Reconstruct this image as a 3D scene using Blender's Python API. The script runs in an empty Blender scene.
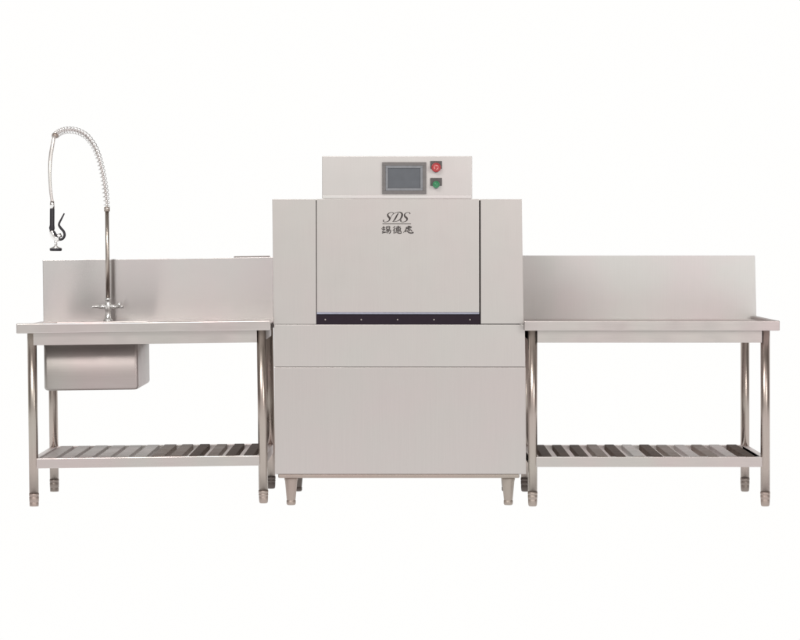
import bpy, bmesh, math, random
from mathutils import Vector, Matrix
random.seed(4)
sc = bpy.context.scene
col = sc.collection
R = math.radians

# ------------------------------------------------------------------ measures
PPM, DIST, EYE = 217.0, 11.0, 1.217          # pixels per metre on the front plane, viewing distance, eye height
def P(x, y, Y=0.0):                          # point of the photo at depth Y (metres behind the front plane)
    k = (DIST + Y) / DIST / PPM
    return Vector(((x - 400) * k, Y, EYE - (y - 240) * k))
def PX(x, Y=0.0): return P(x, 0, Y).x
def PZ(y, Y=0.0): return P(0, y, Y).z
FLOOR = -0.009

# ------------------------------------------------------------------ materials
def new_mat(name):
    m = bpy.data.materials.new(name); m.use_nodes = True
    nt = m.node_tree
    return m, nt, nt.nodes['Principled BSDF']

def steel(name, base, rough=0.35, metal=1.0, aniso=0.0, tangent=(1, 0, 0), tint=0.03, brush=0.05, brush_axis='Z', smudge=0.06, bump=0.03):
    """brushed stainless steel: fine brush lines, slow tint drift and faint handling smudges"""
    m, nt, b = new_mat(name)
    N, L = nt.nodes, nt.links
    tc = N.new('ShaderNodeTexCoord')
    geo = N.new('ShaderNodeNewGeometry')
    mp = N.new('ShaderNodeMapping')
    s = {'Z': (420, 420, 6), 'X': (6, 420, 420)}[brush_axis]
    mp.inputs['Scale'].default_value = s
    L.new(geo.outputs['Position'], mp.inputs['Vector'])
    nb = N.new('ShaderNodeTexNoise'); nb.inputs['Scale'].default_value = 1.0; nb.inputs['Detail'].default_value = 3
    L.new(mp.outputs['Vector'], nb.inputs['Vector'])
    nl = N.new('ShaderNodeTexNoise'); nl.inputs['Scale'].default_value = 3.1; nl.inputs['Detail'].default_value = 2.5
    L.new(geo.outputs['Position'], nl.inputs['Vector'])
    ns = N.new('ShaderNodeTexNoise'); ns.inputs['Scale'].default_value = 11.0; ns.inputs['Detail'].default_value = 5
    L.new(geo.outputs['Position'], ns.inputs['Vector'])
    # colour: pinkish <-> greenish drift
    ramp = N.new('ShaderNodeValToRGB')
    c = Vector(base)
    ramp.color_ramp.elements[0].position = 0.35; ramp.color_ramp.elements[1].position = 0.65
    ramp.color_ramp.elements[0].color = (c.x * (1 + tint), c.y * (1 - tint), c.z * (1 - tint * .4), 1)
    ramp.color_ramp.elements[1].color = (c.x * (1 - tint * .3), c.y * (1 + tint * .5), c.z * (1 + tint * .1), 1)
    L.new(nl.outputs['Fac'], ramp.inputs['Fac'])
    # brightness: brush lines and smudges
    mr = N.new('ShaderNodeMapRange'); mr.inputs[1].default_value = .3; mr.inputs[2].default_value = .7
    mr.inputs[3].default_value = 1 - brush; mr.inputs[4].default_value = 1 + brush
    L.new(nb.outputs['Fac'], mr.inputs[0])
    mx = N.new('ShaderNodeVectorMath'); mx.operation = 'SCALE'
    L.new(ramp.outputs['Color'], mx.inputs[0]); L.new(mr.outputs[0], mx.inputs['Scale'])
    L.new(mx.outputs[0], b.inputs['Base Color'])
    rr = N.new('ShaderNodeMapRange'); rr.inputs[1].default_value = .3; rr.inputs[2].default_value = .7
    rr.inputs[3].default_value = max(.03, rough - smudge); rr.inputs[4].default_value = rough + smudge
    L.new(ns.outputs['Fac'], rr.inputs[0]); L.new(rr.outputs[0], b.inputs['Roughness'])
    b.inputs['Metallic'].default_value = metal
    if aniso:
        b.inputs['Anisotropic'].default_value = aniso
        tv = N.new('ShaderNodeCombineXYZ')
        for i in range(3): tv.inputs[i].default_value = tangent[i]
        L.new(tv.outputs[0], b.inputs['Tangent'])
    # sheet metal is never perfectly flat
    bp = N.new('ShaderNodeBump'); bp.inputs['Strength'].default_value = bump; bp.inputs['Distance'].default_value = 0.02
    if not bump: nt.nodes.remove(bp); return m
    nw = N.new('ShaderNodeTexNoise'); nw.inputs['Scale'].default_value = 4.0; nw.inputs['Detail'].default_value = 0
    L.new(geo.outputs['Position'], nw.inputs['Vector'])
    L.new(nw.outputs['Fac'], bp.inputs['Height']); L.new(bp.outputs['Normal'], b.inputs['Normal'])
    return m

def plain(name, base, rough=.5, metal=0.0, spec=.5, mott=.08, scale=60):
    m, nt, b = new_mat(name)
    N, L = nt.nodes, nt.links
    geo = N.new('ShaderNodeNewGeometry')
    n = N.new('ShaderNodeTexNoise'); n.inputs['Scale'].default_value = scale; n.inputs['Detail'].default_value = 3
    L.new(geo.outputs['Position'], n.inputs['Vector'])
    mr = N.new('ShaderNodeMapRange'); mr.inputs[1].default_value = .3; mr.inputs[2].default_value = .7
    mr.inputs[3].default_value = 1 - mott; mr.inputs[4].default_value = 1 + mott
    L.new(n.outputs['Fac'], mr.inputs[0])
    v = N.new('ShaderNodeVectorMath'); v.operation = 'SCALE'; v.inputs[0].default_value = base
    L.new(mr.outputs[0], v.inputs['Scale']); L.new(v.outputs[0], b.inputs['Base Color'])
    b.inputs['Roughness'].default_value = rough; b.inputs['Metallic'].default_value = metal
    b.inputs['Specular IOR Level'].default_value = spec
    return m

def glow(name, c, s):
    m = bpy.data.materials.new(name); m.use_nodes = True
    nt = m.node_tree; nt.nodes.clear()
    e = nt.nodes.new('ShaderNodeEmission'); o = nt.nodes.new('ShaderNodeOutputMaterial')
    e.inputs[0].default_value = (*c, 1); e.inputs[1].default_value = s
    nt.links.new(e.outputs[0], o.inputs[0]); return m

M_panel = steel('satin_steel_panel', (.660, .630, .610), .44, 1.0, .5, (1, 0, 0), brush=.014, tint=.012, smudge=.012, bump=.006)
M_lower = steel('satin_steel_lower', (.638, .600, .583), .44, 1.0, .5, (1, 0, 0), brush=.014, tint=.012, smudge=.012, bump=.006)
M_box = steel('satin_steel_top', (.69, .665, .65), .44, 1.0, .5, (1, 0, 0), brush=.014, tint=.012, smudge=.012, bump=.006)
M_top = steel('tabletop_steel', (.60, .555, .54), .42, 1.0, .3, (1, 0, 0), brush=.03, brush_axis='X', bump=0)
M_splash = steel('mirror_brushed_steel', (.49, .472, .465), .24, 1.0, .92, (0, 0, 1), brush=.0, smudge=.0, bump=0, tint=.015)
M_splash2 = steel('soft_brushed_steel', (.70, .685, .675), .50, .55, .5, (1, 0, 0), brush=.012, tint=.02, smudge=.03, bump=0)
M_apron = steel('apron_steel', (.60, .56, .54), .42, 1.0, .3, (1, 0, 0), brush=.03, brush_axis='X', bump=0)
M_tube = steel('tube_steel', (.475, .422, .380), .32, .97, 0, brush=.05, bump=0)
M_foot_mid = steel('foot_steel_half_shaded', (.29, .25, .225), .5, .7, 0, brush=.05, bump=0)  # outer rear table feet: shade put into a darker base colour
M_foot_dark = steel('foot_steel_shaded', (.13, .11, .10), .5, .6, 0, brush=.05, bump=0)  # machine rear feet and inner rear table feet: deeper shade painted in
M_tap = steel('polished_tap', (.93, .93, .925), .22, .72, 0, brush=0, tint=0, smudge=.02, bump=0)
M_foot = steel('foot_steel', (.44, .38, .34), .55, .85, 0, brush=.03, bump=0)
M_sink = steel('sink_steel', (.435, .400, .384), .42, .8, 0, (1, 0, 0), brush=.03, brush_axis='X', smudge=.03, bump=.015)
M_rim = steel('rim_steel', (.42, .39, .375), .5, .3, 0, brush=.03, bump=0)
M_slat_l = steel('slat_steel_light', (.40, .365, .35), .5, .4, 0, brush=.05, bump=0)  # the three slat tones paint in differing reflections of dark surroundings
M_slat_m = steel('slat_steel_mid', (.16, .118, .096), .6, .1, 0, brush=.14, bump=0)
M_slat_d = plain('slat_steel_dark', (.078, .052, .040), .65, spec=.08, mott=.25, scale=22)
M_chrome = steel('chrome', (.90, .89, .88), .16, 1.0, 0, brush=.0, tint=.0, smudge=.03)
M_spring = steel('spring_wire', (.86, .85, .845), .22, 1.0, 0, brush=.0, tint=.0, smudge=.03)
M_hose = steel('braided_hose', (.74, .71, .69), .36, .7, 0, brush=.12)
M_black = plain('black_plastic', (.022, .02, .026), .42)
M_rubber = plain('black_rubber_flap', (.019, .011, .019), .42, spec=.2)
M_gap = plain('dark_gap', (.05, .042, .040), .8)
M_seam = plain('panel_seam', (.24, .205, .195), .7)
M_bezel = plain('screen_bezel', (.160, .148, .146), .5)
M_bezel2 = plain('screen_inner_bezel', (.21, .215, .232), .45)
M_screen = plain('screen_glass', (.115, .123, .138), .22, mott=.05, scale=25)
M_plate = plain('button_plate', (.10, .09, .088), .5)
M_red = plain('red_button', (.44, .05, .055), .4)
M_redl = plain('red_button_mark', (.80, .35, .33), .4)
M_green = plain('green_button', (.045, .24, .11), .3)
M_ink = plain('logo_ink', (.045, .036, .034), .6, mott=.2, scale=300)
M_edge = plain('blue_protective_edge', (.36, .37, .46), .3, metal=.5)
M_white = glow('white_glow_sweep', (1.0, .997, .988), 1.0)  # floor and backdrop emit light themselves, which removes contact shadows

# ------------------------------------------------------------------ mesh helpers
def box(bm, a, b, bevel=0.0, seg=2, mi=0):
    """axis aligned box between corners a and b with bevelled edges"""
    lo = [min(a[i], b[i]) for i in range(3)]; hi = [max(a[i], b[i]) for i in range(3)]
    vs = [bm.verts.new((x, y, z)) for x in (lo[0], hi[0]) for y in (lo[1], hi[1]) for z in (lo[2], hi[2])]
    q = [(0, 1, 3, 2), (4, 6, 7, 5), (0, 4, 5, 1), (2, 3, 7, 6), (0, 2, 6, 4), (1, 5, 7, 3)]
    fs = [bm.faces.new([vs[i] for i in f]) for f in q]
    for f in fs: f.material_index = mi
    if bevel:
        es = list({e for f in fs for e in f.edges})
        r = bmesh.ops.bevel(bm, geom=es, offset=bevel, segments=seg, profile=.5, affect='EDGES')
        for f in r['faces']: f.material_index = mi
    return bm

def frames(pts):
    """parallel transport frames along a polyline"""
    n = len(pts); T = []
    for i in range(n):
        T.append((pts[min(i + 1, n - 1)] - pts[max(i - 1, 0)]).normalized())
    up = Vector((0, 1, 0)) if abs(T[0].y) < .9 else Vector((1, 0, 0))
    u = T[0].cross(up).normalized(); out = []
    for t in T:
        u = (u - t * u.dot(t)).normalized(); out.append((t, u, t.cross(u)))
    return out

def tube(bm, pts, rad, n=16, caps=True, flat=1.0):
    pts = [Vector(p) for p in pts]
    if not hasattr(rad, '__len__'): rad = [rad] * len(pts)
    rings = []
    for p, r, (t, u, v) in zip(pts, rad, frames(pts)):
        rings.append([bm.verts.new(p + u * r * math.cos(2 * math.pi * k / n) + v * r * flat * math.sin(2 * math.pi * k / n)) for k in range(n)])
    for a, b in zip(rings, rings[1:]):
        for k in range(n):
            f = bm.faces.new((a[k], a[(k + 1) % n], b[(k + 1) % n], b[k])); f.smooth = True
    if caps:
        bm.faces.new(rings[0][::-1]); bm.faces.new(rings[-1])
    return bm

def lathe(bm, c, prof, n=24, axis='Z'):
    """prof: list of (offset along axis, radius)"""
    c = Vector(c); rings = []
    for h, r in prof:
        ring = []
        for k in range(n):
            a = 2 * math.pi * k / n
            if axis == 'Z': d = Vector((r * math.cos(a), r * math.sin(a), h))
            elif axis == 'Y': d = Vector((r * math.cos(a), h, r * math.sin(a)))
            else: d = Vector((h, r * math.cos(a), r * math.sin(a)))
            ring.append(bm.verts.new(c + d))
        rings.append(ring)
    for a, b in zip(rings, rings[1:]):
        for k in range(n):
            f = bm.faces.new((a[k], a[(k + 1) % n], b[(k + 1) % n], b[k])); f.smooth = True
    bm.faces.new(rings[0][::-1]); bm.faces.new(rings[-1])
    return bm

def spline(pts, per=8):
    pts = [Vector(p) for p in pts]; out = []
    q = [pts[0] * 2 - pts[1]] + pts + [pts[-1] * 2 - pts[-2]]
    for i in range(1, len(q) - 2):
        for k in range(per):
            t = k / per; a, b, c, d = q[i - 1:i + 3]
            out.append(.5 * ((2 * b) + (c - a) * t + (2 * a - 5 * b + 4 * c - d) * t * t + (3 * b - a - 3 * c + d) * t ** 3))
    out.append(pts[-1]); return out

def obj(name, bm, mats, parent=None, smooth_angle=35):
    bmesh.ops.recalc_face_normals(bm, faces=bm.faces)
    me = bpy.data.meshes.new(name); bm.to_mesh(me); bm.free()
    for m in (mats if isinstance(mats, (list, tuple)) else [mats]): me.materials.append(m)
    o = bpy.data.objects.new(name, me); col.objects.link(o)
    if parent:
        o.parent = parent
        loc = Vector((0, 0, 0)); q = parent
        while q: loc += q.location; q = q.parent
        me.transform(Matrix.Translation(-loc))       # meshes are drawn in world measures
    return o

def thing(name, label, cat, loc, group=None):
    o = bpy.data.objects.new(name, None); col.objects.link(o)
    o.location = loc; o.empty_display_size = .1
    o['label'] = label; o['category'] = cat
    if group: o['group'] = group
    return o

def B(): return bmesh.new()

# ------------------------------------------------------------------ setting: added white sweep, glowing so that no shadow shows on it
bm = B()
prof = [(-9, FLOOR), (4.0, FLOOR)]
for k in range(1, 13):
    a = k / 12 * math.pi / 2
    prof.append((4.0 + 2 * math.sin(a), FLOOR + 2 - 2 * math.cos(a)))
fl = B(); rows = [[fl.verts.new((x, y, z)) for x in (-14, 14)] for y, z in prof]
for a, b in zip(rows, rows[1:]):
    f = fl.faces.new((a[0], a[1], b[1], b[0])); f.smooth = True
o = obj('floor', fl, M_white); o['kind'] = 'structure'
bk = B(); vs = [bk.verts.new(v) for v in ((-14, 6.0, FLOOR + 2), (14, 6.0, FLOOR + 2), (14, 6.0, 9), (-14, 6.0, 9))]
bk.faces.new(vs)
o = obj('backdrop', bk, M_white); o['kind'] = 'structure'

# ------------------------------------------------------------------ dishwasher
DEPTH = .70
dw = thing('conveyor_dishwasher', 'large grey steel conveyor dishwasher with control screen and lift-up front door, between the two tables',
           'dishwasher', (PX(399.5), DEPTH / 2, FLOOR))
def front_panel(name, x0, x1, y0, y1, mat, Y=0.0, th=.02, parent=dw, bev=.0014, x0b=None, x1b=None):
    """sheet panel facing the camera, given by its photo corners; optional different bottom corners"""
    b = box(B(), (PX(x0), Y, PZ(y1)), (PX(x1), Y + th, PZ(y0)), bev, 2)
    if x0b is not None:
        zt, zb = PZ(y0), PZ(y1); xc = (PX(x0) + PX(x1)) / 2
        for v in b.verts:
            t = (zt - v.co.z) / (zt - zb)
            v.co.x += (PX(x0b) - PX(x0)) * t if v.co.x < xc else (PX(x1b) - PX(x1)) * t
    return obj(name, b, mat, parent)
# carcass: hull of the hood and the lower cabinet behind the front sheets
b = B()
box(b, (PX(273.0), .0225, PZ(324.2)), (PX(521.6), DEPTH, PZ(199.4)), .003)
box(b, (PX(274.6), .0225, PZ(473.6)), (PX(525.2), DEPTH, PZ(324.8)), .003)
obj('body', b, M_panel, dw)
b = box(B(), (PX(276.2), .012, PZ(325.0)), (PX(519.5), .0215, PZ(200.5)))
box(b, (PX(276.2), .010, PZ(474.5)), (PX(523.5), .0205, PZ(325.2)), mi=1)
obj('panel_backing', b, [M_gap, M_seam], dw)
front_panel('side_panel', 272.2, 315.9, 199.2, 324.2, M_panel, x0b=273.6, x1b=316.2)
front_panel('side_panel', 480.6, 521.8, 199.2, 323.8, M_panel, x0b=480.8, x1b=523.6)
door = front_panel('door', 316.7, 479.0, 199.0, 312.2, M_panel, Y=-.004, th=.016, x0b=316.9, x1b=479.2)
obj('door_edge', box(B(), (PX(316.9), -.0055, PZ(314.2)), (PX(479.2), .010, PZ(312.3)), .0015), M_edge, door)
flap = obj('rubber_flap', box(B(), (PX(316.2), .002, PZ(324.6)), (PX(480.0), .0115, PZ(314.3)), .001), M_rubber, dw)
for i, x in enumerate((325.3, 361.3, 397.6, 434, 470)):
    c = P(x, 319.6, .002)
    obj('screw', lathe(B(), c, [(.001, .0040), (-.001, .0038), (-.002, .0022)], 12, 'Y'), M_sink, flap)
front_panel('middle_panel', 274.0, 524.8, 324.7, 366.8, M_panel, Y=-.001, x0b=274.2, x1b=525.4)
lp = front_panel('lower_panel', 274.4, 525.6, 367.5, 474.0, M_lower, Y=.001, x0b=275.0, x1b=526.2)
# base frame and feet
b = box(B(), (PX(278.0), .006, PZ(478.3)), (PX(519.6), DEPTH - .01, PZ(474.0)), .006, 3)
obj('base_frame', b, M_foot, dw)
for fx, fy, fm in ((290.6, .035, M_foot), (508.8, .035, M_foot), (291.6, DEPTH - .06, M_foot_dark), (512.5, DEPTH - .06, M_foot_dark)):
    c = Vector((PX(fx), fy + .02, 0)); zt = PZ(478.3)
    h = zt - FLOOR
    pr = [(FLOOR, .018), (FLOOR + .006, .0215), (FLOOR + .020, .0215), (FLOOR + .021, .0195), (FLOOR + .024, .0205),
          (zt - .018, .0285), (zt - .010, .031), (zt + .001, .031)]
    obj('foot', lathe(B(), c, pr, 28), fm, dw)
# control housing on top
Yb = .012
hb = B()
box(hb, (PX(322.0, Yb), Yb, PZ(198.6, Yb)), (PX(472.2, Yb), .48, PZ(156.2, Yb)), .003)
ctl = obj('control_housing', hb, M_box, dw)
obj('base_strip', box(B(), (PX(322.4), Yb - .004, PZ(198.8)), (PX(472.0), Yb + .02, PZ(195.6)), .0018), M_splash2, ctl)  # paler strip along the bottom of the housing
sb = B()
def ring(bm, x0, x1, y0, y1, w, Y0, Y1):
    box(bm, (PX(x0), Y0, PZ(y0)), (PX(x1), Y1, PZ(y0 + w)), .0012)
    box(bm, (PX(x0), Y0, PZ(y1 - w)), (PX(x1), Y1, PZ(y1)), .0012)
    box(bm, (PX(x0), Y0, PZ(y0 + w)), (PX(x0 + w), Y1, PZ(y1 - w)), .0012)
    box(bm, (PX(x1 - w), Y0, PZ(y0 + w)), (PX(x1), Y1, PZ(y1 - w)), .0012)
    return bm
scr = obj('control_screen', ring(B(), 382.2, 426.2, 162.2, 194.0, 3.4, Yb - .010, Yb + .002), M_bezel, dw)
b = ring(B(), 385.6, 422.8, 165.6, 190.6, 2.4, Yb - .0085, Yb + .002)
obj('inner_frame', b, M_bezel2, scr)
b = box(B(), (PX(387.9), Yb - .0035, PZ(188.4)), (PX(420.5), Yb + .002, PZ(167.9)))
obj('display', b, M_screen, scr)
for (x, y, mat, mat2, r, nm, lab) in ((436.1, 167.6, M_red, M_redl, .0222, 'stop_button', 'red mushroom button'),
                                     (436.1, 184.6, M_green, M_green, .0168, 'start_button', 'green push button')):
    pl = obj(nm, box(B(), (PX(430.3), Yb - .006, PZ(y + 1.2)), (PX(442.0), Yb + .001, PZ(y - 6.6)), .0015), M_plate, dw)
    pl['label'] = lab
    c = P(x, y, Yb)
    obj('button_neck', lathe(B(), c + Vector((0, 0, -.010)), [(.0, r * .62), (-.018, r * .62), (-.02, r * .5)], 24, 'Y'), M_bezel2, pl)
    prf = [(-.006, r * .7), (-.016, r * .95), (-.022, r), (-.028, r * .96), (-.033, r * .8), (-.036, r * .45), (-.037, r * .1)]
    obj('button_cap', lathe(B(), c, prf, 32, 'Y'), mat, pl)
    mk = B()
    for k in range(3):
        a = k * 2 * math.pi / 3 + .5
        pts = [c + Vector((math.cos(a + t) * r * .42, -.0365, math.sin(a + t) * r * .42)) for t in (0, .5, 1.0, 1.5)]
        tube(mk, pts, .0022, 6)
    obj('arc_mark', mk, mat2, pl)  # three raised arcs, pale pink on the red cap

# lettering: brush strokes laid as thin ink ribbons on the door
ink = B()
def stroke(pts, w):
    """pts in hundredths of the logo drawing, w = list or number of widths"""
    n0 = len(pts)
    if not hasattr(w, '__len__'): w = [w] * n0
    sp = spline([(p[0], p[1], ww) for p, ww in zip(pts, w)], 6) if n0 > 2 else [Vector((*p, ww)) for p, ww in zip(pts, w)]
    L_ = []
    for i, p in enumerate(sp):
        a = sp[max(i - 1, 0)]; c = sp[min(i + 1, len(sp) - 1)]
        d = Vector((c.x - a.x, c.y - a.y)); d = d.normalized() if d.length else Vector((1, 0))
        nrm = Vector((-d.y, d.x)) * p.z / 2
        row = []
        for s in (1, -1):
            X = 376 + (p.x + nrm.x * s) / 18.18; Yp = 208 + (p.y + nrm.y * s) / 18.18
            q = P(X, Yp, 0); row.append(ink.verts.new((q.x, -.0046 - stroke.k * .00003, q.z)))
        L_.append(row)
    stroke.k += 1
    for a, b2 in zip(L_, L_[1:]):
        try: ink.faces.new((a[0], a[1], b2[1], b2[0]))
        except ValueError: pass
stroke.k = 0
# S D S
stroke([(318, 108), (312, 88), (280, 80), (242, 92), (214, 120), (222, 152), (246, 182), (246, 214), (218, 244), (172, 256), (136, 248), (134, 226), (150, 222)],
       [16, 12, 9, 14, 24, 34, 34, 24, 14, 9, 12, 18, 16])
stroke([(408, 92), (378, 140), (346, 200), (312, 244)], [16, 26, 26, 14])
stroke([(262, 196), (286, 140), (340, 94), (400, 76), (448, 82), (474, 112), (468, 158), (438, 206), (388, 238), (330, 250), (296, 246)],
       [7, 9, 9, 10, 22, 34, 32, 20, 11, 8, 8])
stroke([(618, 112), (614, 90), (580, 80), (540, 94), (518, 124), (528, 156), (560, 186), (564, 216), (536, 244), (494, 256), (456, 250), (448, 228), (466, 222)],
       [18, 14, 9, 14, 24, 34, 34, 24, 14, 9, 12, 22, 18])
stroke([(118, 288), (636, 288)], 13)
# three characters
W = 15
for pts, w in [
    ([(146, 332), (126, 358), (98, 382)], [W + 5, W, 6]), ([(122, 364), (172, 356)], W), ([(108, 392), (172, 386)], W),
    ([(142, 362), (142, 446)], W + 2), ([(112, 420), (122, 438)], W), ([(108, 456), (176, 440)], W + 2),
    ([(190, 338), (190, 388)], W), ([(190, 340), (248, 336), (246, 388)], W), ([(190, 362), (246, 360)], W - 3), ([(190, 386), (246, 384)], W - 2),
    ([(206, 390), (190, 414), (172, 428)], [W, W, 6]), ([(192, 408), (264, 402), (256, 450), (232, 466)], [W, W, W + 4, 8]),
    ([(220, 408), (202, 434), (178, 452)], [W, W - 2, 6]), ([(242, 408), (222, 440), (196, 466)], [W, W - 2, 6]),
    ([(346, 330), (328, 350), (304, 366)], [W + 3, W, 6]), ([(350, 364), (330, 388), (302, 410)], [W + 3, W, 6]), ([(330, 386), (328, 466)], W + 3),
    ([(364, 350), (446, 342)], W), ([(404, 322), (402, 366)], W + 3), ([(368, 370), (372, 400)], W), ([(368, 372), (444, 366), (436, 398)], W),
    ([(392, 370), (394, 396)], W - 4), ([(416, 369), (416, 396)], W - 4), ([(370, 398), (438, 394)], W - 2), ([(358, 412), (450, 406)], W),
    ([(370, 428), (356, 456)], W + 4), ([(388, 424), (396, 452), (430, 460), (460, 456), (456, 438)], [W, W + 3, W + 3, W, 6]),
    ([(410, 424), (424, 440)], W + 4), ([(442, 418), (460, 436)], W + 4),
    ([(552, 352), (542, 398), (498, 448)], [W, W + 3, 6]), ([(548, 352), (640, 346), (630, 366)], [W, W + 2, 6]), ([(590, 322), (590, 350)], W + 3), ([(592, 335), (626, 330)], W - 2),
    ([(556, 374), (626, 366)], W + 2), ([(590, 352), (584, 384), (612, 396), (634, 386)], [W + 3, W + 5, W + 2, 8]),
    ([(552, 412), (540, 440)], W + 2), ([(566, 404), (582, 436), (622, 454), (676, 450), (660, 430)], [W - 2, W + 2, W + 8, W + 4, 5]),
    ([(592, 404), (608, 424)], W + 5), ([(632, 400), (654, 420)], W + 5)]:
    stroke(pts, w)
obj('lettering', ink, M_ink, door)

# ------------------------------------------------------------------ tables
def make_table(name, label, x0, x1, legx, lip_y, sink=None, group='stainless steel side tables', roll=0.0, splash_x=None, splash_m=None,
               apron_x=None, light_side=True, back_y=257, rim_end=None, slat_plan=None):
    cx = (PX(x0) + PX(x1)) / 2
    root = thing(name, label, 'work table', (cx, .31, FLOOR), group)
    ztop = PZ(lip_y); zl = ztop - .046                 # tabletop surface and bottom of its turned-down lip
    yf, yr = -.046, .690                               # front and rear of the top
    X0, X1 = PX(x0), PX(x1)
    RL = .645                                          # depth of the rear legs
    # ---- tabletop: sheet with turned-down edges
    b = B(); zd = ztop - .015                          # the deck lies below the raised front edge
    if sink:
        sx0, sx1, sy0, sy1 = sink
        box(b, (X0, yf + .0003, zl + .0003), (sx0, yr, zd), .003, 2)
        box(b, (sx1, yf + .0003, zl + .0003), (X1, yr, zd), .003, 2)
        box(b, (sx0 - .01, yf + .0006, zl + .0006), (sx1 + .01, sy0, zd - .0003), .003, 2)
        box(b, (sx0 - .01, sy1 - .065, zl + .0006), (sx1 + .01, yr - .0003, zd - .0003), .003, 2)
    else:
        box(b, (X0, yf + .0003, zl + .0003), (X1, yr, zd), .003, 2)
    box(b, (X0 - .0005, yf, zl), (X1 + .0005, yf + .022, ztop), .005, 3)
    obj('tabletop', b, M_top, root)
    if rim_end:
        b = box(B(), (X1 - .030, yf + .0225, zl + .001), (X1 - .0002, yr, ztop - .0006), .003)
        obj('end_rim', b, M_rim, root)
    # ---- backsplash: tall sheet with folded side edge
    bx0, bx1 = PX(splash_x[0], .665), PX(splash_x[1], .665)
    zb = PZ(back_y, .665)
    b = B()
    box(b, (bx0, .665, zd - .004), (bx1, .689, zb), .002)
    if rim_end:
        for v in b.verts:
            if v.co.x > bx1 - .05: v.co.x += (zb - v.co.z) / (zb - ztop) * .007
    obj('backsplash', b, splash_m, root)
    # ---- aprons and rails under the top
    a0, a1 = PX(apron_x[0]), PX(apron_x[1])
    b = B(); zap = zl - .056
    box(b, (a0, -.0195 + .0, zap), (a1, .012, zl + .001), .002)
    obj('front_apron', b, M_apron, root)
    lx = [PX(v) for v in legx]
    b = B()
    box(b, (lx[0], RL - .012, zap + .004), (lx[1], RL + .012, zl + .001), .002)
    obj('rear_apron', b, M_apron, root)
    for i in (0, 1):
        b = box(B(), (lx[i] - .012, .012, zap + .004), (lx[i] + .012, RL - .012, zl + .001), .002)
        obj('side_apron', b, M_apron, root)
    # ---- lower shelf
    zs = PZ(456.8); hs = .046
    fr = B()
    box(fr, (lx[0] + .012, -.014, zs - hs), (lx[1] - .012, .014, zs), .0025)
    box(fr, (lx[0] + .012, RL - .014, zs - hs - .018), (lx[1] - .012, RL + .014, zs - .001), .0025)
    for i in (0, 1):
        box(fr, (lx[i] - .014, .012, zs - hs + .002), (lx[i] + .014, RL - .012, zs - .002), .0025)
    obj('shelf_frame', fr, M_apron, root)
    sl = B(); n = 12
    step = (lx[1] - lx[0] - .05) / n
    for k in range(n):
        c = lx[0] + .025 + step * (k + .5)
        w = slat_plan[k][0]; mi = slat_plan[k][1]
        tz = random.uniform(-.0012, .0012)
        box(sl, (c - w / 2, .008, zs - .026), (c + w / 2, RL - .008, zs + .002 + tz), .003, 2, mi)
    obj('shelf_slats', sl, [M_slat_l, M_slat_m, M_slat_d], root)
    # ---- four tubular legs with bullet feet
    for i, x in enumerate(lx):
        for y in (0.0, RL):
            drop = math.tan(roll) * (x - cx)           # the table leans a little: each screw foot makes up for it
            zf = FLOOR - (drop if roll else 0)
            b = B(); tube(b, [(x, y, FLOOR + .058), (x, y, zl + .002)], .0215, 28)
            leg = obj('leg', b, M_tube, root)
            pr = [(zf, .016), (zf + .004, .0195), (zf + .016, .0208), (zf + .030, .0213), (zf + .031, .0206), (zf + .033, .0206), (zf + .034, .0218),
                  (FLOOR + .050, .0224), (FLOOR + .051, .0208), (FLOOR + .053, .0208), (FLOOR + .054, .0226), (FLOOR + .066, .0226)]
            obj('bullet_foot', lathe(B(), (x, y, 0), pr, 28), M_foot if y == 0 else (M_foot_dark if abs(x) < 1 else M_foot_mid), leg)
    return root, ztop, zl

sx0, sx1, sy0, sy1 = PX(45.5, .08), PX(139.8, .08), .08, .60
roll = R(-.75)
planL = [(.060, 0), (.058, 0), (.062, 0), (.060, 0), (.060, 0), (.058, 0), (.058, 1), (.054, 1), (.048, 2), (.050, 1), (.048, 2), (.048, 2)]  # slat width and its painted reflection tone
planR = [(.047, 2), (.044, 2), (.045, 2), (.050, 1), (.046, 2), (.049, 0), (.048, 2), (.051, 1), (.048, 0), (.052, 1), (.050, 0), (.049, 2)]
tl, ztl, zll = make_table('sink_table', 'steel table with a hanging sink basin, to the left of the dishwasher', 20.2, 273.3, (34.2, 263.6), 321.6,
    sink=(sx0, sx1, sy0, sy1), roll=roll, splash_x=(45.6, 277.5), splash_m=M_splash, apron_x=(35.6, 259.3), back_y=258.6, slat_plan=planL)
# sink basin: thin walled tub with rounded corners hanging under the top
def rrect(x0, x1, y0, y1, r, n=6):
    out = []
    for cx_, cy_, a0 in ((x1 - r, y1 - r, 0), (x0 + r, y1 - r, 90), (x0 + r, y0 + r, 180), (x1 - r, y0 + r, 270)):
        for k in range(n + 1):
            a = R(a0 + 90 * k / n); out.append((cx_ + r * math.cos(a), cy_ + r * math.sin(a)))
    return out
b = B(); zbot = PZ(389.6, .08); rings = []
lay = []
for k in range(6):                                      # outside, from top to rounded bottom
    pass
rb = .016
lay.append((0, ztl - .019)); lay.append((0, zbot + rb))
for k in range(1, 5):
    a = k / 4 * math.pi / 2; lay.append((rb * (1 - math.cos(a)), zbot + rb - rb * math.sin(a)))
for ins, z in lay:
    rings.append([b.verts.new((x, y, z)) for x, y in rrect(sx0 + ins, sx1 - ins, sy0 + ins, sy1 - ins, .016)])
for p, q in zip(rings, rings[1:]):
    n = len(p)
    for k in range(n):
        f = b.faces.new((p[k], p[(k + 1) % n], q[(k + 1) % n], q[k])); f.smooth = True
b.faces.new(rings[-1])
snk = obj('sink_basin', b, M_sink, tl)
so = snk.modifiers.new('wall', 'SOLIDIFY'); so.thickness = .0025; so.offset = -1
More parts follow.
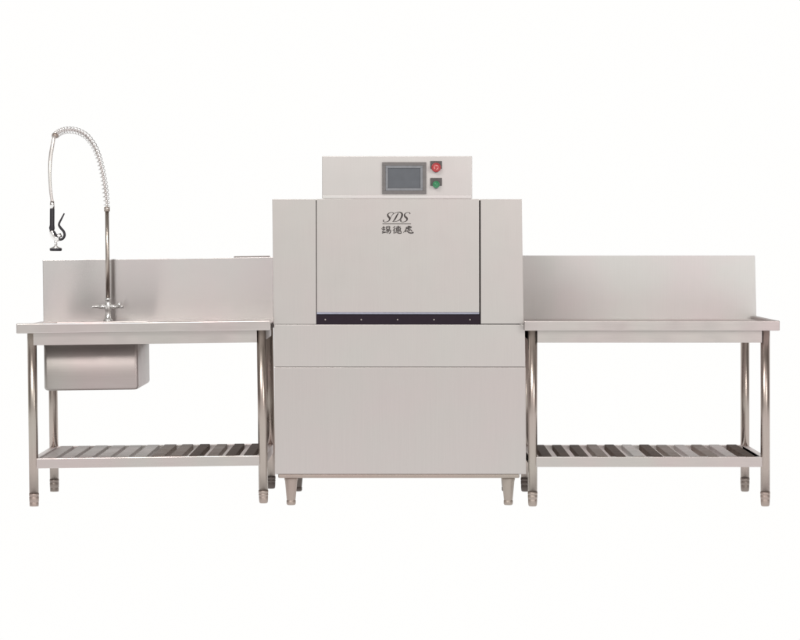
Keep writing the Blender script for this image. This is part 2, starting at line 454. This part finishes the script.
b = lathe(B(), ((sx0 + sx1) / 2, (sy0 + sy1) / 2, zbot), [(.0035, .045), (.006, .045), (.0062, .036), (.004, .030)], 28)
obj('drain', b, M_chrome, snk)
obj('rear_hem', box(B(), (PX(237, .69), .6895, PZ(262, .69)), (PX(273, .69), .700, PZ(257.2, .69)), .001), M_rim, tl)
tl.rotation_euler = (0, roll, 0)

tr, ztr, zlr = make_table('plain_table', 'plain steel table without a sink, to the right of the dishwasher', 523.9, 778.2, (532.6, 765.2), 320.4,
    splash_x=(521.5, 755.0), splash_m=M_splash2, apron_x=(537.0, 761.5), back_y=255.6, rim_end=True, slat_plan=planR)

# ------------------------------------------------------------------ pre-rinse faucet
YR = .56
zdeck = ztl - .0155
fx = PX(108.0, YR)
fa = thing('spray_faucet', 'tall chrome pre-rinse faucet with coiled spring hose and hanging spray gun, on the sink table', 'faucet', (fx, YR, zdeck))
zc = PZ(306.8, YR)
b = B()
lathe(b, (fx, YR, 0), [(zdeck - .004, .023), (zdeck + .006, .023), (zdeck + .010, .016), (zc - .022, .012), (zc - .016, .0155), (zc + .012, .0155), (zc + .018, .013),
                       (zc + .030, .012), (zc + .031, .0145), (zc + .042, .0145), (zc + .043, .010)], 28)
tube(b, [(fx - .042, YR - .004, zc), (fx - .012, YR, zc)], [.0092, .0115], 20)
tube(b, [(fx + .012, YR, zc), (fx + .042, YR - .004, zc)], [.0115, .0092], 20)
obj('valve_body', b, M_tap, fa)
for s in (-1, 1):
    b = B()
    pts = spline([(fx + s * .040, YR - .004, zc), (fx + s * .056, YR - .010, zc + .001), (fx + s * .075, YR - .022, zc - .001)], 6)
    tube(b, pts, [.0088 - .0030 * i / (len(pts) - 1) for i in range(len(pts))], 16)
    hd = obj('handle', b, M_tap, fa)
    if s < 0: continue                                  # only the right handle carries the little ball knob
    bc = Vector((fx + s * .056, YR - .018, zc + .011))
    obj('knob', lathe(B(), bc, [(-.010, .004), (-.008, .008), (-.003, .0105), (.003, .0105), (.008, .008), (.010, .003)], 16), M_tap, hd)
# riser
ztp = PZ(209.0, YR)
b = B(); tube(b, [(fx, YR, zc + .04), (PX(107.5, YR), YR, (zc + ztp) / 2), (PX(107.0, YR), YR, ztp)], .0098, 20)
obj('riser_pipe', b, M_tube, fa)
b = lathe(B(), (PX(107.0, YR), YR, ztp), [(-.012, .0135), (-.010, .0145), (.006, .0145), (.010, .012)], 24)
obj('riser_collar', b, M_foot, fa)
# path of the hose: up the riser, over in an arc towards the sink, then down
raw = [(107.0, 209), (106.2, 199), (104.8, 187), (102.2, 172), (98.4, 157), (93.2, 145), (86.0, 136), (77.0, 131.2), (67.5, 130.2), (60.0, 132.2), (54.8, 136.0)]
n = len(raw); path = []
for i, (x, y) in enumerate(raw):
    t = i / (n - 1); Y = YR + (.13 - YR) * (t ** 1.5)
    path.append(P(x, y, Y))
arc = spline(path, 14)
rest = spline([path[-2], path[-1], P(52.3, 146, .115), P(50.3, 160, .11), P(49.8, 175, .10), P(50.6, 190, .10), P(52.2, 202, .10)], 10)[10:]
b = B(); tube(b, arc, .0062, 12); obj('inner_hose', b, M_hose, fa)
# spring: wire wound round the arc
seg = [0.0]
for p, q in zip(arc, arc[1:]): seg.append(seg[-1] + (q - p).length)
tot = seg[-1]; fr_ = frames(arc)
turns, per = 33, 18; coil = []
for k in range(turns * per + 1):
    s = tot * k / (turns * per)
    i = max(0, min(len(seg) - 2, next((j for j in range(len(seg) - 1) if seg[j + 1] >= s), len(seg) - 2)))
    u = (s - seg[i]) / max(1e-9, seg[i + 1] - seg[i])
    c = arc[i].lerp(arc[i + 1], u); _, e1, e2 = fr_[i]
    _, f1, f2 = fr_[i + 1]; e1 = e1.lerp(f1, u); e2 = e2.lerp(f2, u)
    a = 2 * math.pi * k / per
    rr = .0150
    coil.append(c + e1 * rr * math.cos(a) + e2 * rr * math.sin(a))
b = B(); tube(b, coil, .0021, 7); obj('spring', b, M_spring, fa)
b = B(); tube(b, [arc[-4], arc[-1], rest[1]], [.0135, .0135, .009], 16); obj('spring_end', b, M_foot, fa)
b = B(); tube(b, rest, [.0075 + .002 * math.sin(math.pi * min(1, i / 30)) for i in range(len(rest))], 16)
obj('hose', b, M_hose, fa)
# spray gun
G = .10
def g(x, y, dy=0): return P(x, y, G + dy)
b = B()
tube(b, [g(52.3, 201.2), g(52.2, 204.5), g(52.2, 208.4)], [.0112, .0118, .0112], 20)
gun = obj('spray_gun', b, M_chrome, fa)
b = B(); tube(b, [g(52.2, 207.8), g(52.2, 209.5), g(52.1, 225), g(51.9, 228), g(52.0, 231.2)], [.0098, .0112, .0112, .0135, .0105], 20)
obj('grip', b, M_black, gun)
b = B()
tube(b, spline([g(51.7, 230.8), g(52.6, 235), g(55.6, 238.4), g(59.0, 238.6)], 6), .0125, 20)
tube(b, [g(55.3, 237.5), g(61.6, 234.6)], [.0115, .0095], 16)
tube(b, [g(55.7, 239), g(55.7, 246)], [.0075, .0068], 16)
lathe(b, g(55.8, 247.3), [(-.004, .027), (.0, .024), (.006, .010), (.009, .0075)], 28)
obj('spray_body', b, M_chrome, gun)
b = B(); tube(b, spline([g(64.3, 213.4, -.004), g(61.4, 219, -.004), g(59.0, 224.2, -.004), g(60.4, 227.6, -.004), g(63.6, 231.4, -.004), g(64.6, 235.2, -.004),
                         g(62.8, 238.6, -.004), g(59.6, 239.4, -.004), g(57.0, 236.6, -.004), g(53.6, 231.4, -.004)], 6),
              [.0034 + .0026 * min(1, i / 18) for i in range(55)], 12, flat=1.4)
obj('lever', b, M_black, gun)
b = lathe(B(), g(55.8, 249.6), [(-.0065, .022), (-.005, .0275), (.003, .029), (.0065, .027)], 28)
obj('spray_face', b, M_black, gun)

# ------------------------------------------------------------------ light and world
w = bpy.data.worlds.new('World'); sc.world = w; w.use_nodes = True
nt = w.node_tree; N, L = nt.nodes, nt.links
bg = N['Background']
tc = N.new('ShaderNodeTexCoord'); sx = N.new('ShaderNodeSeparateXYZ'); L.new(tc.outputs['Generated'], sx.inputs[0])
mr = N.new('ShaderNodeMapRange'); mr.inputs[1].default_value = -1; mr.inputs[2].default_value = 1
L.new(sx.outputs['Y'], mr.inputs[0])
rp = N.new('ShaderNodeValToRGB'); e = rp.color_ramp.elements
e[0].position = 0.0; e[0].color = (.62, .60, .585, 1)
e[1].position = 1.0; e[1].color = (.9, .88, .86, 1)
for p, c in ((.10, (.60, .575, .555)), (.24, (.22, .20, .18)), (.42, (.10, .085, .075)), (.62, (.30, .27, .25))):
    q = e.new(p); q.color = (*c, 1)
L.new(mr.outputs[0], rp.inputs[0]); L.new(rp.outputs[0], bg.inputs[0]); bg.inputs[1].default_value = 1.0

def area(name, loc, target, sx_, sy_, energy, c=(1, .97, .94)):
    l = bpy.data.lights.new(name, 'AREA'); l.shape = 'RECTANGLE'; l.size = sx_; l.size_y = sy_; l.energy = energy; l.color = c
    o = bpy.data.objects.new(name, l); col.objects.link(o); o.location = loc
    o.rotation_euler = (Vector(target) - Vector(loc)).to_track_quat('-Z', 'Y').to_euler()
    return o
area('softbox', (-2.2, -5.5, 5.2), (0, 0, .8), 3.5, 2.2, 260)
area('softbox', (4.5, -6.0, 3.2), (0, 0, .8), 2.0, 2.5, 110)

# ------------------------------------------------------------------ camera
cd = bpy.data.cameras.new('Camera'); cam = bpy.data.objects.new('Camera', cd); col.objects.link(cam)
cam.location = (0, -DIST, EYE); cam.rotation_euler = (R(90), 0, 0)
cd.sensor_width = 36; cd.sensor_fit = 'HORIZONTAL'; cd.lens = 36 * PPM * DIST / 800
cd.shift_y = -.1; cd.clip_end = 200
sc.camera = cam
sc.render.resolution_x, sc.render.resolution_y = 1024, 819
sc.view_settings.view_transform = 'Standard'; sc.view_settings.look = 'None'
sc.view_settings.exposure = 0; sc.view_settings.gamma = 1
